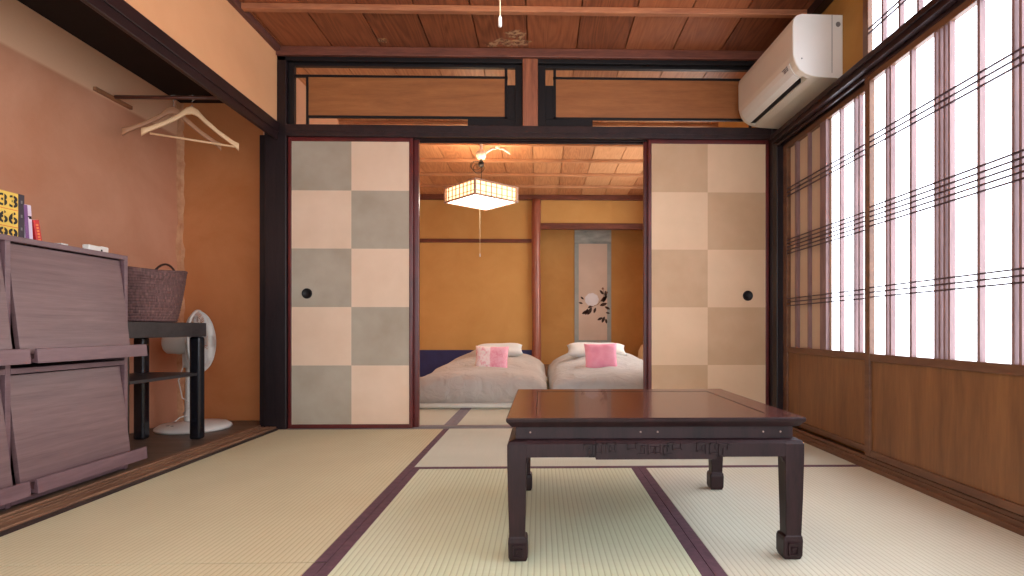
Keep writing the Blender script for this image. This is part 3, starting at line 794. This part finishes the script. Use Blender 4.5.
# ------------------------------------------------------------------ bookcase with flap doors
BW = wood('plum_brown_laminate', (126,98,98), (90,66,68), (5,.5,12), .38, 4, contrast=(.28,.72), bmp=.02)
BF = wood('plum_brown_laminate_edge', (120,92,96), (96,70,76), (6,.8,6), .4, 3, bmp=.02)
M['inside'] = mat('dark_inside', (60,42,42), .6, .1)
e = empty('flap_door_bookcase', (-1.84, 1.7, .02), label='purple-brown wood-grain bookcase with slanted flap doors, standing in the closet', cat='bookcase')
yR, yM, yL = 2.310, 1.798, 1.286; z0, z1_ = .019, .889; xf, xb = -1.690, -1.985
for y in (yR-.018, yM-.009, yL):
    b = nb(); box(b, xb, xf, y, y+.018, z0, z1_-.0181); obj('side_panel', b, BF, e, bevel=.001)
b = nb(); box(b, xb, xf, yL, yR, z1_-.018, z1_); obj('top', b, BF, e, bevel=.001)
for z in (.445, z0+.005):
    for a, c in ((yL+.0185, yM-.0095), (yM+.0095, yR-.0185)):
        b = nb(); box(b, xb, xf, a, c, z, z+.018); obj('shelf', b, BF, e, bevel=.001)
b = nb(); box(b, xb-.006, xb-.0005, yL, yR, z0, z1_-.001); obj('back_panel', b, M['inside'], e)
for (a, c) in ((yL+.022, yM-.012), (yM+.013, yR-.022)):
    for zl, zt in ((.088, .440), (.507, .866)):
        b = nb()
        xt, xl = -1.706, -1.662
        prism(b, [(xt, zt), (xt-.016, zt), (xl-.016, zl), (xl, zl)], 'y', a, c)
        f = obj('flap_door', b, BW, e, bevel=.001)
        b = nb()
        prism(b, [(xl-.015, zl-.002), (xl-.012, zl-.018), (xl+.052, zl-.027), (xl+.048, zl+.020), (xl+.040, zl+.021), (xl+.036, zl-.014), (xl+.0015, zl-.005)], 'y', a+.004, c+.022 if c > 2 else c+.004)
        obj('ledge', b, BF, f, bevel=.001)
for (a, c) in ((yL, yM), (yM, yR)):
    for z in (.03, .45): pass
b = nb(); box(b, xb+.02, xf-.03, yL+.03, yR-.03, z0-.0005, z0+.004); obj('plinth', b, M['inside'], e)

# books on the bookcase, lettered box
YEL = mat('yellow_card', (246,206,92), .55, .05)
BLK = mat('black_print', (34,28,30), .6, .1)
zt = z1_+.0006
e = empty('number_book', (-1.9, 1.96, zt), label='thick yellow book with black stencil numbers 33 and 66 at the left edge', cat='book')
by0, by1, bx0, bx1, bh = 1.902, 2.018, -1.965, -1.84, .176
b = nb(); box(b, bx0, bx1, by0, by1-.0225, zt, zt+bh); obj('cover', b, YEL, e, bevel=.001)
b = nb(); box(b, bx0+.001, bx1+.0005, by1-.0222, by1, zt, zt+bh+.0005); s = obj('dark_edge', b, mat('charcoal_spine', (58,46,58), .5, .1), e)
for z in (.145, .095, .05):
    b = nb(); box(b, bx1+.0006, bx1+.0014, by1-.014, by1-.008, zt+z, zt+z+.010); obj('spine_mark', b, M['grey'], s)
OR = mat('orange_print', (226,120,40), .6, .05)
for z in (.116, .056):
    b = nb(); box(b, bx1+.0001, bx1+.0009, by0, by1-.023, zt+z-.0012, zt+z+.0012); obj('orange_line', b, OR, e)
def text_mesh(s, size, name):
    cu = bpy.data.curves.new(name, 'FONT'); cu.body = s; cu.size = size; cu.extrude = .0004; cu.offset = size*.018; cu.space_character = 1.02
    o = bpy.data.objects.new(name, cu); C.objects.link(o); bpy.context.view_layer.update()
    me = bpy.data.meshes.new_from_object(o.evaluated_get(bpy.context.evaluated_depsgraph_get()))
    bpy.data.objects.remove(o); return me
for s_, zz in (('33', .124), ('66', .066), ('99', .008)):
    me = text_mesh(s_, .060, 'stencil_numbers')
    xs = [v.co.x for v in me.vertices]; cx_ = (min(xs)+max(xs))/2; wd = max(xs)-min(xs); k = .068/wd
    zs_ = [v.co.y for v in me.vertices]; zmin = min(zs_)
    b = nb(); b.from_mesh(me)
    for v in b.verts:
        x, y, z = v.co; v.co = (bx1+.0008+z, (by0+by1-.0225)/2+.009+(x-cx_)*k, zt+zz+(y-zmin)*.95)
    o = obj('stencil_numbers', b, BLK, e)
    b = nb()
    b.free()
    for q in (-.017, .017):
        b = nb(); box(b, bx1+.0013, bx1+.0017, (by0+by1-.0225)/2+.009+q-.0016, (by0+by1-.0225)/2+.009+q+.0016, zt+zz-.001, zt+zz+.044); obj('stencil_gap', b, YEL, o)
def lean_book(y, w, h, d, ang, mcover, label, extra=None):
    e = empty('book', (-1.88, y, zt), label=label, cat='book')
    Mx = Tm((0, y, zt)) @ R(ang, 'X')
    b = nb(); box(b, -1.84-d, -1.84, 0, w, .0, h, Mx); 
    for v in b.verts: v.co.z += .0005
    o = obj('cover', b, mcover, e, bevel=.0015)
    b = nb(); box(b, -1.84-d+.002, -1.842, .0025, w-.0025, h, h+.001, Mx); obj('page_block', b, mat('page_edges', (232,226,214), .8, .04), e)
    if extra: extra(o, Mx, w, h, e)
    return e
def ex1(o, Mx, w, h, e):
    b = nb(); box(b, -1.8398, -1.8388, 0, w*.45, .001, h-.001, Mx); obj('purple_stripe', b, mat('purple_print', (132,84,140), .5, .05), o)
    b = nb(); box(b, -1.8398, -1.8386, w*.5, w*.9, h*.70, h*.73, Mx); box(b, -1.8398, -1.8386, w*.62, w*.9, h*.66, h*.72, Mx); obj('spine_print', b, M['black'], o)
lean_book(2.025, .030, .145, .12, 4, mat('lilac_white_cover', (226,208,224), .45, .03), 'white and purple book standing between yellow book and red book', ex1)
def ex2(o, Mx, w, h, e):
    b = nb()
    for k in range(7): box(b, -1.8398, -1.8388, w*.3, w*.7, h*(.12+.11*k), h*(.12+.11*k+.07), Mx)
    obj('spine_print', b, mat('orange_lettering', (248,140,80), .5, .05), o)
lean_book(2.070, .024, .098, .10, 10, mat('red_cover', (214,48,48), .45, .06), 'small leaning red book, rightmost of the books on the bookcase', ex2)
b = nb(); box(b, -1.85, -1.80, 2.125, 2.155, zt, zt+.024); obj('small_card', b, M['white'], bevel=.001, label='small white box lying beside the red book on the bookcase', cat='box')
e = empty('remote_control', (-1.73, 2.19, zt), label='slim white plastic stick lying near the right end of the bookcase top', cat='remote control')
Mx = Tm((-1.722, 2.138, zt)) @ R(3, 'Z')
b = nb(); box(b, -.013, .013, .0, .065, 0, .022, Mx); obj('body', b, M['white'], e, bevel=.004, seg=3)
b = nb(); box(b, -.012, .012, .066, .105, 0.0005, .024, Mx); obj('head', b, M['white'], e, bevel=.004, seg=3)
b = nb(); box(b, .0128, .0142, .060, .068, .003, .010, Mx); obj('button', b, M['black'], e)

# ------------------------------------------------------------------ black side table, basket, fan
e = empty('side_table', (-1.91, 2.6, .018), label='narrow black side table carrying the basket, beside the bookcase', cat='table')
x0_, x1_, ya, yb, th = -2.10, -1.757, 2.36, 2.958, .622
b = nb(); box(b, x0_, x1_, ya, yb, th-.072, th); obj('tabletop', b, M['blackwood'], e, bevel=.003)
b = nb(); box(b, x0_+.012, x1_-.012, ya+.012, yb-.012, .350, .364); obj('shelf', b, M['blackwood'], e, bevel=.001)
for lx in (x0_+.030, x1_-.028):
    for ly in (ya+.033, yb-.033):
        b = nb(); box(b, lx-.027, lx+.027, ly-.027, ly+.027, .0186, th-.0725); obj('leg', b, mat('black_lacquer', (24,24,30), .22, .1, coat=.3) if not bpy.data.materials.get('black_lacquer') else bpy.data.materials['black_lacquer'], e, bevel=.012, seg=3)
# basket
m, nt, bs = new_mat('woven_seagrass'); bs.inputs['Roughness'].default_value = .8
tc = nt.nodes.new('ShaderNodeTexCoord'); sep = nt.nodes.new('ShaderNodeSeparateXYZ'); nt.links.new(tc.outputs['Object'], sep.inputs[0])
ang = math_n(nt, 'ARCTAN2', math_n(nt, 'SUBTRACT', sep.outputs[1], 2.69), math_n(nt, 'ADD', sep.outputs[0], 1.925))
row = math_n(nt, 'MULTIPLY', sep.outputs[2], 1/.0135)
cm = nt.nodes.new('ShaderNodeCombineXYZ'); nt.links.new(math_n(nt, 'MULTIPLY', ang, 14), cm.inputs[0]); nt.links.new(math_n(nt, 'FLOOR', row), cm.inputs[1])
f = nz(nt, cm.outputs[0], 1.5, 3, .6)
nt.links.new(ramp(nt, f, [(.3, (74,50,50)), (.6, (112,80,76)), (.85, (160,126,108))]), bs.inputs['Base Color'])
e = empty('basket', (-1.925, 2.69, th), label='brown woven seagrass basket with dark handles on the black side table', cat='basket')
b = nb(); cB = (-1.925, 2.69)
nr = 19; prev = None; n = 72
prof = []
for i in range(nr*4+1):
    tt = i/(nr*4); z = th+.002+tt*.245; r = .156+.043*tt**.8+.0035*abs(math.sin(i*PI/4)); prof.append((r, z))
prof = [(0, th+.002), (.15, th+.002)]+prof
prof += [(p[0]-.012, p[1]) for p in reversed(prof[2:])]+[(0, th+.012)]
rings = []
for r, z in prof:
    if r == 0: rings.append([b.verts.new((cB[0], cB[1], z))]); continue
    ring = []
    for k in range(n):
        a = 2*PI*k/n; rr = r*(1+.008*math.sin(24*a+(z*233)))
        zz = z+(.006*math.sin(3*a) if z > th+.2 else 0)
        ring.append(b.verts.new((cB[0]+rr*math.cos(a), cB[1]+rr*math.sin(a), zz)))
    rings.append(ring)
for A_, B2 in zip(rings, rings[1:]):
    for k in range(n):
        if len(A_) == 1: b.faces.new((A_[0], B2[(k+1)%n], B2[k]))
        elif len(B2) == 1: b.faces.new((A_[k], A_[(k+1)%n], B2[0]))
        else: b.faces.new((A_[k], A_[(k+1)%n], B2[(k+1)%n], B2[k]))
obj('body', b, m, e, smooth=True)
for a0 in (-90, 90):
    pts = []
    for k in range(15):
        t_ = k/14; a = math.radians(a0+(-21+42*t_)); r = .197
        zz = th+.215+.085*math.sin(t_*PI)**.7
        pts.append((cB[0]+(r+.003)*math.cos(a), cB[1]+(r+.003)*math.sin(a), zz))
    b = nb(); tube(b, pts, .0055, 8); obj('handle', b, mat('dark_leather', (66,42,36), .5, .1) if not bpy.data.materials.get('dark_leather') else bpy.data.materials['dark_leather'], e, smooth=True)

# pedestal fan
fx, fy = -1.985, 3.225
e = empty('electric_fan', (fx, fy, .018), label='white electric fan on a round base, standing in the closet corner behind the black table', cat='fan')
b = nb(); lathe(b, [(0, .0), (.186, .0), (.192, .008), (.190, .016), (.17, .030), (.06, .042), (.03, .05), (0, .05)], (fx, fy, .0188), n=48); obj('base', b, M['white'], e, smooth=True)
b = nb(); lathe(b, [(.032, .04), (.030, .06), (.026, .2), (.022, .34), (.024, .36), (0, .36)], (fx-.022, fy, .02), n=24); obj('pole', b, M['white'], e, smooth=True)
b = nb(); lathe(b, [(0,0),(.012,0),(.012,.008),(0,.01)], (fx-.08, fy-.1, .045), n=12); lathe(b, [(0,0),(.012,0),(.012,.008),(0,.01)], (fx-.045, fy-.115, .045), n=12); obj('button', b, M['grey'], e, smooth=True)
nx_, ny_ = math.cos(math.radians(14)), math.sin(math.radians(14)); ax = Vector((nx_, ny_, .03)).normalized()
hc = Vector((fx-.035, fy-.01, .515))
b = nb(); lathe(b, [(0, -.115), (.045, -.112), (.062, -.095), (.068, -.04), (.068, .0), (.055, .02), (0, .02)], hc, ax, 28)
box(b, fx-.05, fx+.02, fy-.03, fy+.03, .37, .46); obj('motor_housing', b, M['white'], e, smooth=True, bevel=.004)
gc = hc+ax*.062; u, w, d_ = frame_of(ax); GR = .178
b = nb(); tube(b, [gc+(u*math.cos(a)+w*math.sin(a))*GR for a in [2*PI*k/48 for k in range(48)]], .0065, 8, closed=True)
obj('rim', b, M['white'], e, smooth=True)
def cage(sgn, depth):
    b = nb(); nw = 60
    for k in range(nw):
        a = 2*PI*k/nw; dr = u*math.cos(a)+w*math.sin(a)
        tube(b, [gc+dr*(GR*t_)+ax*sgn*depth*(1-t_**3.2)**.6 for t_ in (.2, .5, .75, .9, .975, 1)], .0017, 4, cap=False)
    for t_ in (.24, .6, .86):
        tube(b, [gc+(u*math.cos(a)+w*math.sin(a))*GR*t_+ax*sgn*depth*(1-t_**3.2)**.6 for a in [2*PI*k/36 for k in range(36)]], .0018, 4, closed=True)
    return b
obj('front_grille', cage(1, .062), M['white'], e, smooth=True)
obj('rear_grille', cage(-1, .045), M['white'], e, smooth=True)
b = nb(); lathe(b, [(0, .066), (.03, .066), (.038, .058), (.038, .052), (0, .05)], gc, ax, 24); obj('centre_badge', b, M['white'], e, smooth=True)
b = nb(); lathe(b, [(0, -.02), (.03, -.02), (.03, .02), (0, .024)], gc, ax, 20); obj('hub', b, M['white'], e, smooth=True)
M['blade'] = mat('pale_blade', (206,208,210), .3, .02)
for k in range(4):
    a0 = k*PI/2+.3; b = nb(); top = []; bot = []
    for j in range(9):
        t_ = j/8; rr = .028+.125*t_; wd = .25+.42*math.sin(min(1, t_*1.25)*PI/2)
        row = []
        for s_ in (-1, 0, 1):
            a = a0+wd*s_+.25*t_; p = gc+(u*math.cos(a)+w*math.sin(a))*rr+ax*(.013*s_+.003)
            row.append(p)
        top.append([b.verts.new(p+ax*.001) for p in row]); bot.append([b.verts.new(p-ax*.001) for p in row])
    for g, fl in ((top, 0), (bot, 1)):
        for j in range(8):
            for q in range(2):
                f4 = (g[j][q], g[j][q+1], g[j+1][q+1], g[j+1][q]); b.faces.new(f4 if not fl else f4[::-1])
    for j in range(8):
        b.faces.new((top[j][0], top[j+1][0], bot[j+1][0], bot[j][0])); b.faces.new((top[j][2], bot[j][2], bot[j+1][2], top[j+1][2]))
    obj('fan_blade', b, M['blade'], e, smooth=True)
b = nb(); tube(b, [(fx-.03, fy-.04, .40), (fx-.05, fy-.06, .30), (fx-.035, fy-.05, .2), (fx+.045, fy-.045, .15), (fx+.05, fy-.04, .12), (fx-.05, fy-.05, .09), (fx-.06, fy-.08, .07)], .003, 6)
tube(b, [(fx+.042, fy-.03, .30), (fx+.05, fy-.035, .18), (fx, fy-.05, .14), (fx-.05, fy-.02, .11)], .003, 6); obj('power_cord', b, M['white'], e, smooth=True)

# ------------------------------------------------------------------ clothes rail + hangers
ry, rz = 2.955, 1.805
e = empty('clothes_rail', (-1.9, ry, rz), label='dark wooden rail running from the closet wall to the lintel, holding two hangers', cat='clothes rail')
b = nb(); cyl(b, (-2.227, ry, rz), (-1.656, ry, rz), .010, n=14); obj('rod', b, mat('dark_rod', (92,52,40), .4, .1), e, smooth=True)
b = nb(); box(b, -2.2445, -2.226, ry-.125, ry+.125, rz-.018, rz+.002); obj('wall_bracket', b, wood('old_bracket_wood', (178,124,84), (134,88,60), (6,1,6), .6, 4), e, bevel=.003)
HW = mat('pale_beech', (232,188,142), .45, .06)
HW2 = mat('brown_beech', (176,124,88), .5, .08)
def hanger(xh, mt, bar, label):
    e = empty('clothes_hanger', (xh, ry, rz), label=label, cat='hanger', group='hangers on the closet rail')
    yaw = math.atan2(.23, .365)
    Mx = Tm((xh, ry, rz)) @ Matrix.Rotation(yaw, 4, 'Z')
    b = nb(); pts = []
    for k in range(13):
        a = math.radians(-60+k*20); pts.append(Mx @ Vector((-.0+.014*math.sin(a)*1.0, 0, -.0+.0135*math.cos(a))))
    pts += [Mx @ Vector((.0, 0, -.035)), Mx @ Vector((0, 0, -.062))]
    tube(b, pts, .0018, 8); hk = obj('hook', b, M['metal'], e, smooth=True)
    b = nb()
    # yoke and two arms as one swept strip
    prof = [(-.215, -.222, .012, .020), (-.19, -.206, .011, .013), (-.12, -.160, .010, .012), (-.06, -.112, .010, .014), (-.025, -.076, .010, .018), (0, -.066, .010, .020), (.025, -.076, .010, .018), (.06, -.112, .010, .014), (.12, -.160, .010, .012), (.19, -.206, .011, .013), (.215, -.222, .012, .020)]
    rings = []
    for x, z, hw, hh in prof:
        hw *= .8; hh *= 1.0
        rings.append([b.verts.new(Mx @ Vector((x, a*hw, z+c*hh))) for a, c in ((-1,-.7),(-.7,-1),(.7,-1),(1,-.7),(1,.7),(.7,1),(-.7,1),(-1,.7))])
    for A_, B2 in zip(rings, rings[1:]):
        for k in range(8): b.faces.new((A_[k], A_[(k+1)%8], B2[(k+1)%8], B2[k]))
    b.faces.new(rings[0]); b.faces.new(rings[-1][::-1])
    obj('shoulder', b, mt, e, smooth=True)
    if bar:
        b = nb(); p0, p1 = Mx @ Vector((-.18, 0, -.222)), Mx @ Vector((.195, 0, -.222)); cyl(b, p0, p1, .0055, n=10); obj('trouser_bar', b, mt, e, smooth=True)
    return e
hanger(-1.83, HW, True, 'pale wooden hanger with trouser bar, nearer the lintel on the closet rail')
hanger(-1.925, HW2, False, 'brown wooden hanger behind the pale one, nearer the closet wall')

# ------------------------------------------------------------------ camera, world, light
cam = bpy.data.cameras.new('camera'); co = bpy.data.objects.new('camera', cam); C.objects.link(co)
co.location = (0, 0, .59); co.rotation_euler = (PI/2, 0, math.radians(-1.2))
cam.sensor_width = 36; cam.lens = 36*555/1024; cam.shift_x = -40/1024; cam.shift_y = 41/1024; cam.clip_start = .02
sc.camera = co
w = bpy.data.worlds.new('sky'); sc.world = w; w.use_nodes = True
w.node_tree.nodes['Background'].inputs[0].default_value = (.88, .94, 1, 1); w.node_tree.nodes['Background'].inputs[1].default_value = 1.5
vs = sc.view_settings; vs.view_transform = 'Standard'; vs.look = 'None'; vs.gamma = 1; vs.use_curve_mapping = False; vs.exposure = .92
sc.cycles.use_denoising = True; sc.cycles.max_bounces = 10; sc.cycles.diffuse_bounces = 6
for o in bpy.data.objects:
    if '_o' in o: del o['_o']
